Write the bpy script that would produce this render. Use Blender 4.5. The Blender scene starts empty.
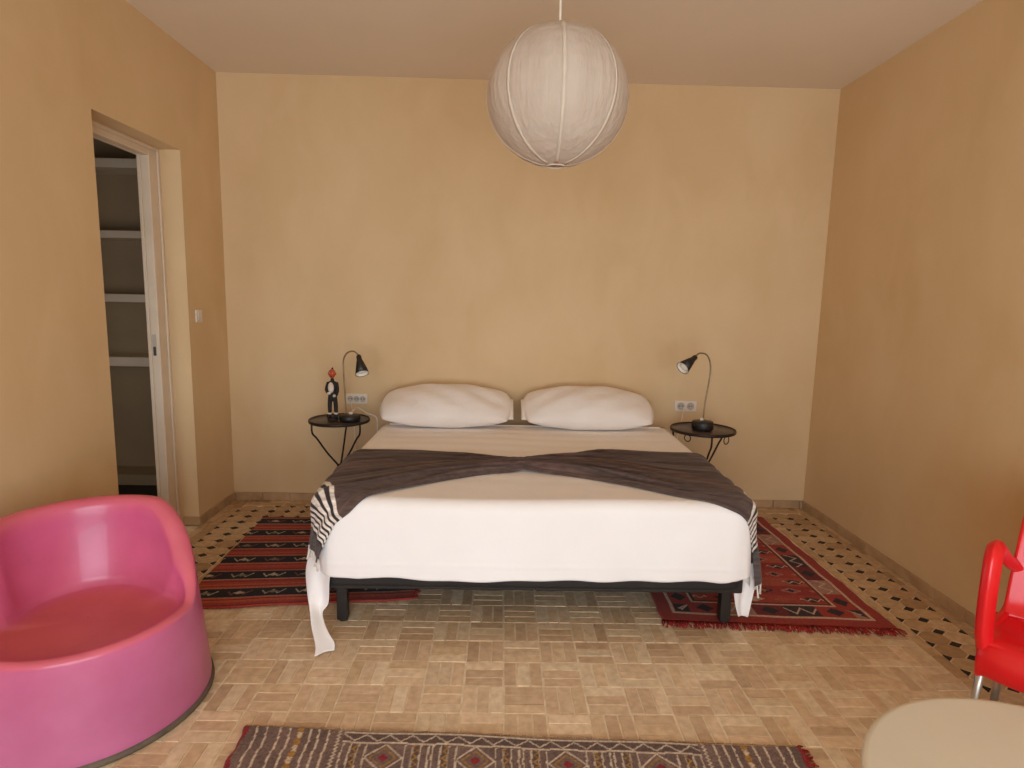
import bpy, bmesh, math, random
import numpy as np
from mathutils import Vector, Matrix
random.seed(7); rng = np.random.default_rng(7)
PI = math.pi
COL = bpy.context.scene.collection
XL, XR, YB, YF, H = -1.961, 2.283, 4.311, -1.7, 2.979

# ------------------------------------------------------------------ materials
def lin(c):
    return tuple(((v/255)/12.92 if v/255 <= .04045 else (((v/255)+.055)/1.055)**2.4) for v in c)
def mat(name, rgb=None, rough=.6, rgb2=None, scale=4., detail=4., bump=0., bscale=None, attr=None, metal=0.,
        spec=.5, stretch=(1, 1, 1), coat=0., lo=.35, hi=.65, sheen=0., trans=0., dist=0.02):
    m = bpy.data.materials.new(name); m.use_nodes = True
    nt = m.node_tree; n = nt.nodes; l = nt.links
    b = n['Principled BSDF']
    b.inputs['Roughness'].default_value = rough
    b.inputs['Metallic'].default_value = metal
    b.inputs['Specular IOR Level'].default_value = spec
    b.inputs['Coat Weight'].default_value = coat
    b.inputs['Sheen Weight'].default_value = sheen
    tc = n.new('ShaderNodeTexCoord'); mp = n.new('ShaderNodeMapping')
    mp.inputs['Scale'].default_value = stretch
    l.new(tc.outputs['Object'], mp.inputs['Vector'])
    src = None
    if attr:
        a = n.new('ShaderNodeAttribute'); a.attribute_name = attr; src = a.outputs['Color']
    elif rgb is not None:
        r = n.new('ShaderNodeRGB'); r.outputs[0].default_value = (*lin(rgb), 1); src = r.outputs[0]
    if rgb2 is not None:
        nz = n.new('ShaderNodeTexNoise'); nz.inputs['Scale'].default_value = scale; nz.inputs['Detail'].default_value = detail
        l.new(mp.outputs[0], nz.inputs['Vector'])
        rp = n.new('ShaderNodeMapRange'); rp.inputs[1].default_value = lo; rp.inputs[2].default_value = hi
        l.new(nz.outputs['Fac'], rp.inputs[0])
        mx = n.new('ShaderNodeMix'); mx.data_type = 'RGBA'
        l.new(rp.outputs[0], mx.inputs[0]); l.new(src, mx.inputs[6])
        if attr:
            mx.blend_type = 'MULTIPLY'; mx.inputs[7].default_value = (*lin(rgb2), 1)
        else:
            mx.inputs[7].default_value = (*lin(rgb2), 1)
        src = mx.outputs[2]
    l.new(src, b.inputs['Base Color'])
    if bump:
        nb = n.new('ShaderNodeTexNoise'); nb.inputs['Scale'].default_value = bscale or scale*4; nb.inputs['Detail'].default_value = 5
        l.new(mp.outputs[0], nb.inputs['Vector'])
        bp = n.new('ShaderNodeBump'); bp.inputs['Strength'].default_value = bump; bp.inputs['Distance'].default_value = dist
        l.new(nb.outputs['Fac'], bp.inputs['Height']); l.new(bp.outputs[0], b.inputs['Normal'])
    if trans:
        tr = n.new('ShaderNodeBsdfTranslucent'); l.new(src, tr.inputs[0])
        ms = n.new('ShaderNodeMixShader'); ms.inputs[0].default_value = trans
        l.new(b.outputs[0], ms.inputs[1]); l.new(tr.outputs[0], ms.inputs[2]); l.new(ms.outputs[0], n['Material Output'].inputs[0])
    return m

def plaster(name, c1, c2, c3):
    """polished lime plaster: cloudy two-scale mottling"""
    m = mat(name, c1, .62, c2, scale=1.1, detail=5, lo=.32, hi=.68, bump=.12, bscale=9, spec=.3, dist=.01)
    nt = m.node_tree; n = nt.nodes; l = nt.links; b = n['Principled BSDF']
    old = b.inputs['Base Color'].links[0].from_socket
    tc = n.new('ShaderNodeTexCoord'); mp = n.new('ShaderNodeMapping'); mp.inputs['Scale'].default_value = (1, 1, .55)
    l.new(tc.outputs['Object'], mp.inputs[0])
    nz = n.new('ShaderNodeTexNoise'); nz.inputs['Scale'].default_value = 3.2; nz.inputs['Detail'].default_value = 7; nz.inputs['Distortion'].default_value = .6
    l.new(mp.outputs[0], nz.inputs['Vector'])
    r = n.new('ShaderNodeMapRange'); r.inputs[1].default_value = .42; r.inputs[2].default_value = .75; r.inputs[4].default_value = .6
    l.new(nz.outputs['Fac'], r.inputs[0])
    mx = n.new('ShaderNodeMix'); mx.data_type = 'RGBA'; mx.inputs[7].default_value = (*lin(c3), 1)
    l.new(r.outputs[0], mx.inputs[0]); l.new(old, mx.inputs[6]); l.new(mx.outputs[2], b.inputs['Base Color'])
    return m

M = {}
M['wall'] = plaster('tan_plaster', (218, 188, 146), (211, 179, 134), (224, 196, 156))
M['ceiling'] = mat('ceiling_plaster', (232, 216, 196), .85, (226, 209, 188), scale=.8)
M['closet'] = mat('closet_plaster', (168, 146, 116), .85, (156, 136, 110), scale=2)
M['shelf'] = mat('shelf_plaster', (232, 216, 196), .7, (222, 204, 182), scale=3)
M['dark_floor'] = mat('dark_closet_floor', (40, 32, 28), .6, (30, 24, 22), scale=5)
M['paint'] = mat('door_paint', (224, 206, 184), .5, (214, 194, 170), scale=3, bump=.05)
M['brick'] = mat('clay_tile', attr='Col', rough=.55, rgb2=(232, 226, 220), scale=30, bump=.25, bscale=45, spec=.35, dist=.004)
M['grout'] = mat('lime_grout', (238, 220, 192), .85, (218, 196, 164), scale=25, bump=.2)
M['skirt'] = mat('skirting_tile', (190, 156, 118), .5, (168, 134, 98), scale=9, bump=.15)
M['black'] = mat('black_paint', (30, 25, 22), .45, (36, 31, 28), scale=8)
M['bedblack'] = mat('bed_frame_black', (40, 34, 31), .7, (33, 28, 26), scale=6)
M['iron'] = mat('wrought_iron', (36, 28, 26), .45, (52, 36, 28), scale=20, metal=.3)
M['tabletop'] = mat('dark_tabletop', (84, 62, 52), .32, (58, 43, 37), scale=8, spec=.5)
M['brass'] = mat('aged_brass', (158, 134, 104), .4, (126, 104, 78), scale=12, metal=.35)
M['steel'] = mat('satin_steel', (200, 196, 190), .3, (180, 176, 170), scale=9, metal=.85)
M['white_in'] = mat('lamp_white', (240, 232, 220), .4, (232, 224, 212), scale=5)
M['white_pl'] = mat('white_plastic', (226, 214, 200), .4, (216, 204, 188), scale=6)
M['well'] = mat('socket_grey', (186, 174, 160), .5, (176, 164, 150), scale=6)
M['hole'] = mat('socket_hole', (90, 82, 76), .5, (76, 68, 62), scale=6)
M['sheet'] = mat('white_cotton', (248, 244, 243), .85, (245, 240, 238), scale=3, bump=.25, bscale=14, sheen=.1, dist=.006)
M['pillow'] = mat('pillow_cotton', (246, 240, 236), .85, (242, 234, 228), scale=4, bump=.45, bscale=11, sheen=.1, dist=.02)
M['mattress'] = mat('mattress_cover', (236, 226, 214), .9, (230, 218, 204), scale=4, bump=.1)
M['throw'] = mat('throw_weave', attr='Col', rough=.9, rgb2=(205, 198, 196), scale=60, stretch=(.12, 1, 1), bump=.5, bscale=120, sheen=.15, dist=.004)
M['rug'] = mat('woven_wool', attr='Col', rough=.95, rgb2=(220, 214, 210), scale=90, bump=.6, bscale=220, sheen=.1, spec=.1, dist=.004)
M['red_fringe'] = mat('red_wool', (158, 48, 42), .95, (120, 40, 38), scale=40, spec=.1)
M['pale_fringe'] = mat('pale_wool', (200, 170, 140), .95, (160, 128, 98), scale=40, spec=.1)
M['fringe_w'] = mat('white_tassel', (238, 230, 222), .9, (226, 216, 206), scale=30)
M['paper'] = mat('lantern_paper', (222, 208, 194), .8, (214, 198, 182), scale=5, bump=.6, bscale=16, stretch=(3.2, 3.2, .35), trans=.35, dist=.012)
M['seam'] = mat('lantern_seam', (226, 211, 195), .8, (218, 202, 185), scale=12, trans=.2)
M['pinkrim'] = mat('grey_brown_foot', (104, 88, 72), .7, (84, 70, 58), scale=14, bump=.2)  # grey-brown for the ring at the base of the tub chair
M['pink'] = mat('pink_plastic', attr='Col', rough=.34, rgb2=(236, 222, 226), scale=3.5, bump=.12, bscale=5, spec=.5, coat=.15, dist=.02)
M['red'] = mat('red_plastic', (226, 26, 32), .28, (220, 22, 30), scale=4, spec=.5)
M['tablew'] = mat('cream_plastic', (222, 214, 196), .42, (216, 207, 189), scale=3)
M['terracotta'] = mat('terracotta_head', (196, 84, 44), .45, (172, 66, 34), scale=30)
M['cloth_black'] = mat('figure_black', (28, 20, 18), .75, (36, 28, 24), scale=20)
M['figure_white'] = mat('figure_white', (226, 214, 200), .6, (208, 194, 178), scale=20)
M['cable'] = mat('white_cable', (232, 222, 208), .5, (222, 210, 194), scale=8)

# ------------------------------------------------------------------ helpers
def tag(o, label=None, cat=None, group=None, kind=None):
    if label: o['label'] = label
    if cat: o['category'] = cat
    if group: o['group'] = group
    if kind: o['kind'] = kind
    return o
def empty(name, loc, label, cat, group=None):
    o = bpy.data.objects.new(name, None); COL.objects.link(o); o.location = loc; o.empty_display_size = .1
    return tag(o, label, cat, group)
def root_loc(o):
    v = Vector((0, 0, 0))
    while o is not None:
        v += o.location; o = o.parent
    return v
def obj(name, verts, faces, m, parent=None, smooth=True, cols=None, origin=None, midx=None, mats=None):
    """verts in world coordinates"""
    verts = np.asarray(verts, float).reshape(-1, 3)
    if parent is not None:
        o0 = np.array(root_loc(parent)); org = None
        loc = Vector((0, 0, 0))
    else:
        if origin is None:
            mn, mx_ = verts.min(0), verts.max(0); origin = ((mn[0]+mx_[0])/2, (mn[1]+mx_[1])/2, mn[2])
        o0 = np.array(origin); loc = Vector(origin)
    me = bpy.data.meshes.new(name)
    me.from_pydata((verts-o0).tolist(), [], [tuple(int(i) for i in f) for f in faces]); me.update()
    for mm in (mats or [m]): me.materials.append(mm)
    if midx is not None: me.polygons.foreach_set('material_index', np.asarray(midx, dtype=np.int32))
    me.polygons.foreach_set('use_smooth', [smooth]*len(me.polygons))
    if cols is not None:
        ca = me.color_attributes.new('Col', 'FLOAT_COLOR', 'POINT')
        c = np.ones((len(verts), 4), np.float32); c[:, :3] = cols
        ca.data.foreach_set('color', c.ravel())
    o = bpy.data.objects.new(name, me); COL.objects.link(o); o.location = loc
    if parent is not None: o.parent = parent
    return o
def bevel(o, w, seg=2, ang=30):
    b = o.modifiers.new('bevel', 'BEVEL'); b.width = w; b.segments = seg; b.limit_method = 'ANGLE'; b.angle_limit = math.radians(ang); return o
def subsurf(o, n=1):
    s = o.modifiers.new('sub', 'SUBSURF'); s.levels = n; s.render_levels = n; return o
def solid(o, t, off=-1):
    s = o.modifiers.new('solid', 'SOLIDIFY'); s.thickness = t; s.offset = off; return o

class MB:
    def __init__(s): s.v = []; s.f = []
    def add(s, v, f):
        k = len(s.v); s.v += [tuple(map(float, p)) for p in v]; s.f += [tuple(i+k for i in q) for q in f]; return s
    def box(s, a, b):
        (x0, y0, z0), (x1, y1, z1) = a, b
        return s.add([(x0, y0, z0), (x1, y0, z0), (x1, y1, z0), (x0, y1, z0), (x0, y0, z1), (x1, y0, z1), (x1, y1, z1), (x0, y1, z1)],
                     [(0, 3, 2, 1), (4, 5, 6, 7), (0, 1, 5, 4), (1, 2, 6, 5), (2, 3, 7, 6), (3, 0, 4, 7)])
    def tube(s, pts, r, n=10, cap=True, flat=None):
        pts = [Vector(p) for p in pts]; rr = r if isinstance(r, (list, tuple)) else [r]*len(pts)
        up = Vector((0, 0, 1)); vs = []; prev = None
        for i, p in enumerate(pts):
            t = (pts[min(i+1, len(pts)-1)]-pts[max(i-1, 0)]).normalized()
            if prev is None:
                a = t.cross(up if abs(t.z) < .9 else Vector((1, 0, 0))).normalized()
            else:
                a = (prev-t*prev.dot(t)).normalized()
            prev = a; b = t.cross(a)
            for k in range(n):
                an = 2*PI*k/n
                ca, sa = math.cos(an), math.sin(an)
                if flat:  # squarish section
                    ca = math.copysign(abs(ca)**.5, ca)*flat[0]; sa = math.copysign(abs(sa)**.5, sa)*flat[1]
                vs.append(p+a*rr[i]*ca+b*rr[i]*sa)
        fs = [(i*n+k, i*n+(k+1) % n, (i+1)*n+(k+1) % n, (i+1)*n+k) for i in range(len(pts)-1) for k in range(n)]
        if cap: fs += [tuple(range(n-1, -1, -1)), tuple((len(pts)-1)*n+k for k in range(n))]
        return s.add(vs, fs)
    def lathe(s, prof, c, n=40, axis=None):
        """prof: list of (r, h); about the axis through c"""
        ax = Vector(axis or (0, 0, 1)).normalized(); a = ax.orthogonal().normalized(); b = ax.cross(a); c = Vector(c)
        vs = [c+ax*h+(a*math.cos(2*PI*k/n)+b*math.sin(2*PI*k/n))*max(r, 1e-5) for r, h in prof for k in range(n)]
        fs = [(i*n+k, i*n+(k+1) % n, (i+1)*n+(k+1) % n, (i+1)*n+k) for i in range(len(prof)-1) for k in range(n)]
        return s.add(vs, fs)
    def build(s, name, m, parent=None, smooth=True, **k):
        return obj(name, s.v, s.f, m, parent, smooth, **k)
def spline(pts, n=8):
    pts = [Vector(p) for p in pts]; out = []
    P = [pts[0]*2-pts[1]]+pts+[pts[-1]*2-pts[-2]]
    for i in range(1, len(P)-2):
        for k in range(n):
            t = k/n; a, b, c, d = P[i-1], P[i], P[i+1], P[i+2]
            out.append(.5*((2*b)+(c-a)*t+(2*a-5*b+4*c-d)*t*t+(3*b-a-3*c+d)*t**3))
    out.append(pts[-1]); return out
def grid_faces(nu, nv, wrapu=False):
    f = []
    for i in range(nu if wrapu else nu-1):
        for j in range(nv-1):
            a = i*nv+j; b = ((i+1) % nu)*nv+j
            f.append((a, b, b+1, a+1))
    return f
def sm(x, a, b):
    t = np.clip((x-a)/(b-a), 0, 1); return t*t*(3-2*t)

# ------------------------------------------------------------------ camera (from the room's vanishing lines)
f_px, pitch, yaw, roll = 599.53, .1383, .0175, .0210
cy, sy, cp, sp = math.cos(yaw), math.sin(yaw), math.cos(pitch), math.sin(pitch)
fwd = Vector((sy*cp, cy*cp, -sp)); right = Vector((cy, -sy, 0)); up = right.cross(fwd)
r2 = right*math.cos(roll)+up*math.sin(roll); u2 = -right*math.sin(roll)+up*math.cos(roll)
cam = bpy.data.cameras.new('camera'); camo = bpy.data.objects.new('camera', cam); COL.objects.link(camo)
mw = Matrix((r2, u2, -fwd)).transposed().to_4x4(); mw.translation = Vector((0, 0, 1.5)); camo.matrix_world = mw
cam.sensor_width = 36; cam.lens = 36*f_px/1024; cam.clip_start = .02
bpy.context.scene.camera = camo

# ------------------------------------------------------------------ room shell
def struct(name, mb, m, smooth=False, **k):
    return tag(mb.build(name, m, None, smooth, **k), kind='structure')
T = .2
DY0, DY1, DZ = 3.01, 3.795, 2.356     # closet doorway in the left wall
w = MB()
w.box((XL-.14, YF, 0), (XL, DY0, H)); w.box((XL-.14, DY1, 0), (XL, YB, H)); w.box((XL-.14, DY0, DZ), (XL, DY1, H))
struct('wall_left', w, M['wall'])
struct('wall_right', MB().box((XR, YF, 0), (XR+T, YB, H)), M['wall'])
struct('wall_back', MB().box((XL-.14, YB, 0), (XR+T, YB+T, H)), M['wall'])
w = MB()   # rear wall behind the camera with the wide terrace opening
OX0, OX1, OZ0, OZ1 = -1.55, 1.9, .0, 2.12
w.box((XL-.14, YF-T, 0), (OX0, YF, H)); w.box((OX1, YF-T, 0), (XR+T, YF, H)); w.box((OX0, YF-T, OZ1), (OX1, YF, H))
struct('wall_front', w, M['wall'])
struct('ceiling', MB().box((XL-.14, YF-T, H), (XR+T, YB+T, H+.15)), M['ceiling'])

# floor: lime bed, basket-weave clay tiles, octagon-and-dot border; all one mesh
fv, ff, fc, fm = [], [], [], []
def add_poly(pts, z0, z1, col, inset=.0025):
    c = np.mean(pts, 0); n = len(pts); k = len(fv)
    for p in pts: fv.append((p[0], p[1], z0)); fc.append(col)
    for p in pts:
        d = np.array(p)-c; L = np.hypot(*d); q = c+d*(1-inset/max(L, .001))
        fv.append((q[0], q[1], z1)); fc.append(col)
    ff.append(tuple(k+n+i for i in range(n))); fm.append(1)
    for i in range(n): ff.append((k+i, k+(i+1) % n, k+n+(i+1) % n, k+n+i)); fm.append(1)
def shrink(x0, y0, x1, y1, g): return [(x0+g, y0+g), (x1-g, y0+g), (x1-g, y1-g), (x0+g, y1-g)]
EDGE = [(206, 176, 138), (198, 166, 130), (210, 181, 145), (190, 158, 122)]
BASE = [(226, 199, 166), (218, 189, 156), (230, 205, 173), (209, 180, 148), (222, 194, 158), (232, 210, 178)]
def tcol(dark=0, pal=None):
    pal = pal or BASE
    if dark: c = np.array((40, 30, 30))+rng.integers(-6, 6)
    else:
        c = np.array(pal[rng.integers(0, len(pal))])+rng.integers(-9, 10)
    return lin(tuple(np.clip(c, 5, 250)))
IXL, IXR, IYB = -1.595, 1.955, 3.95
bs = .157
x0i = IXL+.055
i = 0
nx = int((IXR-.055-x0i)/bs)+1; ny = int((IYB-YF)/bs)+1
for i in range(nx):
    for j in range(ny):
        ox, oy = x0i+i*bs, IYB-.055-(j+1)*bs
        if oy+bs < YF: continue
        for k in range(3):
            t0, t1 = k*bs/3, (k+1)*bs/3
            if (i+j) % 2: a = (ox, oy+t0, ox+bs, oy+t1)
            else: a = (ox+t0, oy, ox+t1, oy+bs)
            a = (a[0], max(a[1], YF), min(a[2], IXR-.055), a[3])
            if a[2]-a[0] < .01 or a[3]-a[1] < .01: continue
            g = .002+.002*rng.random()
            add_poly(shrink(*a, g), -.012, -.0015*rng.random()-.0005, tcol())
def strip(xa, xb, ya, yb, along, L=.16, off=0):
    """row of plain bricks"""
    s0, s1 = (ya, yb) if along == 'y' else (xa, xb); p = s0-off
    while p < s1:
        q0, q1 = max(p, s0), min(p+L, s1)
        if q1-q0 > .01:
            a = (xa, q0, xb, q1) if along == 'y' else (q0, ya, q1, yb)
            add_poly(shrink(*a, .0022), -.012, -.001*rng.random(), tcol(0, EDGE))
        p += L
def octo(c0, wd, s0, s1, along, p=.105):
    """two columns of octagons with black dots on the middle line and half dots on the edges"""
    hx, hy = .034, .027
    def P(a, s): return (a, s) if along == 'y' else (s, a)
    s = s0
    while s < s1-p*.5:
        for sgn in (-1, 1):
            e = c0+sgn*wd
            o = [(c0, s+hy), (c0+sgn*hx, s), (e-sgn*hx, s), (e, s+hy), (e, s+p-hy), (e-sgn*hx, s+p), (c0+sgn*hx, s+p), (c0, s+p-hy)]
            cc = np.mean(o, 0); o = [tuple(cc+(np.array(q)-cc)*.965) for q in o]
            pts = [P(*q) for q in o]
            if (along == 'y') != (sgn < 0): pass
            area = sum(pts[i][0]*pts[(i+1) % 8][1]-pts[(i+1) % 8][0]*pts[i][1] for i in range(8))
            if area < 0: pts = pts[::-1]
            add_poly(pts, -.012, -.001*rng.random(), tcol(0, EDGE))
            tri = [(e, s-hy*.85), (e, s+hy*.85), (e-sgn*hx*.85, s)]
            pts = [P(*q) for q in tri]
            area = sum(pts[i][0]*pts[(i+1) % 3][1]-pts[(i+1) % 3][0]*pts[i][1] for i in range(3))
            if area < 0: pts = pts[::-1]
            add_poly(pts, -.012, -.0008, tcol(1), .001)
        d = [(c0-hx*.86, s), (c0, s-hy*.86), (c0+hx*.86, s), (c0, s+hy*.86)]
        pts = [P(*q) for q in d]
        area = sum(pts[i][0]*pts[(i+1) % 4][1]-pts[(i+1) % 4][0]*pts[i][1] for i in range(4))
        if area < 0: pts = pts[::-1]
        add_poly(pts, -.012, -.0008, tcol(1), .001)
        s += p
W2 = .122
octo(-1.72, W2, YF, 4.18, 'y'); octo(2.08, W2, YF, 4.18, 'y')
octo(4.075, .11, -1.595, 1.955, 'x')
strip(IXL, IXL+.055, YF, IYB, 'y'); strip(IXR-.055, IXR, YF, IYB, 'y', off=.05); strip(IXL, IXR, IYB-.055, IYB, 'x')
strip(XL, XL+.058, YF, YB, 'y', off=.03); strip(XL+.058, -1.842, YF, YB, 'y', off=.09)
strip(2.202, 2.243, YF, YB, 'y', off=.02); strip(2.243, XR, YF, YB, 'y', off=.1)
strip(-1.842, 2.202, 4.19, 4.25, 'x', off=.04); strip(-1.842, 2.202, 4.25, YB, 'x')
k = len(fv)
bx = MB().box((XL-.14, YF-T, -.12), (XR+T, YB+T, -.0045)); fv += bx.v; fc += [(1, 1, 1)]*8; ff += [tuple(a+k for a in q) for q in bx.f]; fm += [0]*6
fl = obj('floor', fv, ff, None, None, False, cols=np.array(fc), mats=[M['grout'], M['brick']], midx=fm, origin=(0, 0, 0))
tag(fl, kind='structure')
# skirting tiles
def skirt(name, a, b):
    mb = MB(); L = .2
    ax = 0 if abs(b[0]-a[0]) > abs(b[1]-a[1]) else 1
    p = a[ax]
    while p < b[ax]-.001:
        q = min(p+L, b[ax]); lo = [a[0], a[1], 0]; hi = [b[0], b[1], .058]
        lo[ax] = p+.0015; hi[ax] = q-.0015; mb.box(lo, hi); p = q
    o = struct(name, mb, M['skirt']); bevel(o, .003, 2)
skirt('baseboard_left', (XL, DY1+.001, 0), (XL+.013, YB, 0)); skirt('trim_1', (XL, YF, 0), (XL+.013, DY0, 0))
skirt('baseboard_right', (XR-.013, YF, 0), (XR, YB-.013, 0)); skirt('baseboard_back', (XL+.013, YB-.013, 0), (XR, YB, 0))
skirt('trim_2', (XL-.10, DY1-.013, 0), (XL+.013, DY1, 0))

# closet behind the doorway
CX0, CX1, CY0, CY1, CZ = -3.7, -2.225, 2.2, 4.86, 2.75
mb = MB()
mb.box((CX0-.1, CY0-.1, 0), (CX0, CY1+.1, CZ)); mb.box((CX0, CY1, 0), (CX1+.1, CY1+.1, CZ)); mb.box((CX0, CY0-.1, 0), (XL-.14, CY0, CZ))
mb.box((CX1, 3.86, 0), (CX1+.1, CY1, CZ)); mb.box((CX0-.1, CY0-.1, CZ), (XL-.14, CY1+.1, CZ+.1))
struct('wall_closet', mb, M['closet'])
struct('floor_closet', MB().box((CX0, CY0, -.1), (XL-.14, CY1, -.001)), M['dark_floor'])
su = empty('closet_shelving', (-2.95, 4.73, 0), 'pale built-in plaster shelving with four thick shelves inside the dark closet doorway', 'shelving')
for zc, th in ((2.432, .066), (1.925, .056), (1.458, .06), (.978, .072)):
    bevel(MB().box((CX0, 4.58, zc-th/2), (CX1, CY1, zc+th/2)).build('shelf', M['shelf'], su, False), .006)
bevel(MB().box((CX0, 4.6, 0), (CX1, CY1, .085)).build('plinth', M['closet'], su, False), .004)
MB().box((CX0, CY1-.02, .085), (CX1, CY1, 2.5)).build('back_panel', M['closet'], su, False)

# door frame set in the doorway
dr = MB()
fx0, fx1 = -2.145, -2.095
dr.box((fx0, DY1-.098, 0), (fx1, DY1, DZ)); dr.box((fx0, DY0, 0), (fx1, DY0+.085, DZ)); dr.box((fx0, DY0+.085, DZ-.056), (fx1, DY1-.098, DZ))
# stop bead, set back
dr.box((fx0-.022, DY1-.10, 0), (fx0, DY1, DZ)); dr.box((fx0-.022, DY0+.0, 0), (fx0, DY0+.10, DZ)); dr.box((fx0-.022, DY0+.10, DZ-.058), (fx0, DY1-.10, DZ))
# thin outer bead
dr.box((fx1, DY1-.022, 0), (fx1+.012, DY1, DZ-.0)); dr.box((fx1, DY0, DZ-.022), (fx1+.012, DY1-.022, DZ))
door = bevel(struct('door_1', dr, M['paint']), .004)
obj('strike_plate', *(lambda b: (b.v, b.f))(MB().box((-2.138, DY1-.1005, 1.12), (-2.116, DY1-.098, 1.25))), M['well'], door, False)
obj('latch_slot', *(lambda b: (b.v, b.f))(MB().box((-2.134, DY1-.1015, 1.12), (-2.118, DY1-.1, 1.175))), M['black'], door, False)

cl = bpy.data.lights.new('closet_fill_light', 'AREA'); cl.shape = 'RECTANGLE'; cl.size = 1.0; cl.size_y = .9; cl.energy = 6; cl.color = (1, .95, .88)  # added fill lamp to brighten the shelves; the closet has no known window
clo = bpy.data.objects.new('closet_fill_light', cl); COL.objects.link(clo); clo.location = (-3.05, CY0+.03, 1.15); clo.rotation_euler = (math.radians(90), 0, 0)

# light switch on left wall
sw = empty('light_switch', (XL, 3.912, 1.36), 'small white light switch on the wall between doorway and back corner', 'light switch')
bevel(MB().box((XL, 3.873, 1.32), (XL+.009, 3.951, 1.40)).build('plate', M['white_pl'], sw, False), .003)
bevel(MB().box((XL+.009, 3.888, 1.335), (XL+.014, 3.936, 1.385)).build('rocker', M['white_pl'], sw, False), .002)

# sockets
def socket(x0, x1, z0, z1, n, label):
    r = empty('wall_socket', ((x0+x1)/2, YB, (z0+z1)/2), label, 'socket', 'sockets beside the bed')
    bevel(MB().box((x0, YB-.009, z0), (x1, YB, z1)).build('plate', M['white_pl'], r, False), .003)
    wd = (x1-x0-.02)/n
    for k in range(n):
        cx = x0+.01+wd*(k+.5); zc = (z0+z1)/2
        rr = min(wd*.42, .024)
        mo = MB().lathe([(rr+.003, 0), (rr+.003, .002), (rr, .002), (rr-.002, .0005), (0, .0005)], (cx, YB-.009, zc), 24, (0, -1, 0)).build('socket_well', M['well'], r)
        for s in (-1, 1):
            MB().lathe([(.0045, 0), (.0045, .0012), (0, .0012)], (cx+s*.0095, YB-.009, zc), 10, (0, -1, 0)).build('pin_hole', M['hole'], mo)
    return r
socket(-1.125, -.972, .735, .808, 3, 'white three-gang wall socket beside left lamp stem')
socket(1.268, 1.43, .722, .80, 2, 'white double wall socket beside right lamp stem')

# ------------------------------------------------------------------ lantern
LX, LY, LZ, LR = .184, 2.3, 2.232, .257
ln = empty('paper_lantern', (LX, LY, H), 'large round off-white paper globe lantern hanging from the ceiling', 'pendant lamp')
nr, ns = 14, 96
V = []
rings = [(-PI/2*.92)+(PI*.92)*i/nr for i in range(nr+1)]
prof = []
for i in range(nr):
    for t in (0, .33, .66): prof.append((i, t))
prof.append((nr-1, 1.0))
for (i, t) in prof:
    a0, a1 = rings[i], rings[i+1]
    r_ = (math.cos(a0)*(1-t)+math.cos(a1)*t); z_ = (math.sin(a0)*(1-t)+math.sin(a1)*t)
    for s in range(ns):
        th = 2*PI*s/ns
        seam = abs(((th/(2*PI)*8+.05) % 1)-.5)*2      # 1 at seams
        k = 1+.006*seam**6-.004*math.sin(PI*t)+.0025*math.sin(th*37+i*1.3)*math.sin(PI*t)
        V.append((LX+LR*r_*k*math.cos(th), LY+LR*r_*k*math.sin(th), LZ+LR*z_*.93))
F = [(i*ns+s, i*ns+(s+1) % ns, (i+1)*ns+(s+1) % ns, (i+1)*ns+s) for i in range(len(prof)-1) for s in range(ns)]
obj('paper_shade', V, F, M['paper'], ln)
for q in range(8):
    th = 2*PI*q/8
    pts = [(LX+LR*1.0055*math.cos(a)*math.cos(th+.0), LY+LR*1.0055*math.cos(a)*math.sin(th), LZ+LR*.93*math.sin(a)+.0) for a in np.linspace(-PI/2*.9, PI/2*.9, 28)]
    tg = np.array([-math.sin(th), math.cos(th), 0])
    vv = []
    for p in pts:
        p = np.array(p); wv = .0055*(1+.5*rng.random())
        vv += [p-tg*wv, p+tg*wv]
    o = obj('seam', vv, [(2*i, 2*i+1, 2*i+3, 2*i+2) for i in range(len(pts)-1)], M['seam'], ln); solid(o, .0015, 0)
MB().lathe([(LR*.125, -.003), (LR*.14, 0), (LR*.125, .003), (LR*.115, 0), (LR*.125, -.003)], (LX, LY, LZ-LR*.922), 32).build('bottom_ring', M['seam'], ln)
MB().lathe([(LR*.125, -.002), (LR*.138, 0), (LR*.125, .002), (LR*.115, 0), (LR*.125, -.002)], (LX, LY, LZ+LR*.922), 32).build('top_ring', M['seam'], ln)
MB().tube([(LX, LY, LZ+.05), (LX+.001, LY, LZ+LR), (LX, LY, H-.02)], .0045).build('cord', M['cable'], ln)
MB().lathe([(0, 0), (.05, 0), (.048, -.02), (.02, -.045), (0, -.045)], (LX, LY, H), 28).build('ceiling_rose', M['white_pl'], ln)
MB().lathe([(0, .03), (.02, .03), (.02, -.03), (.03, -.05), (.034, -.08), (.024, -.108), (0, -.12)], (LX, LY, LZ+.04), 24).build('bulb', M['white_in'], ln)

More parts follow.
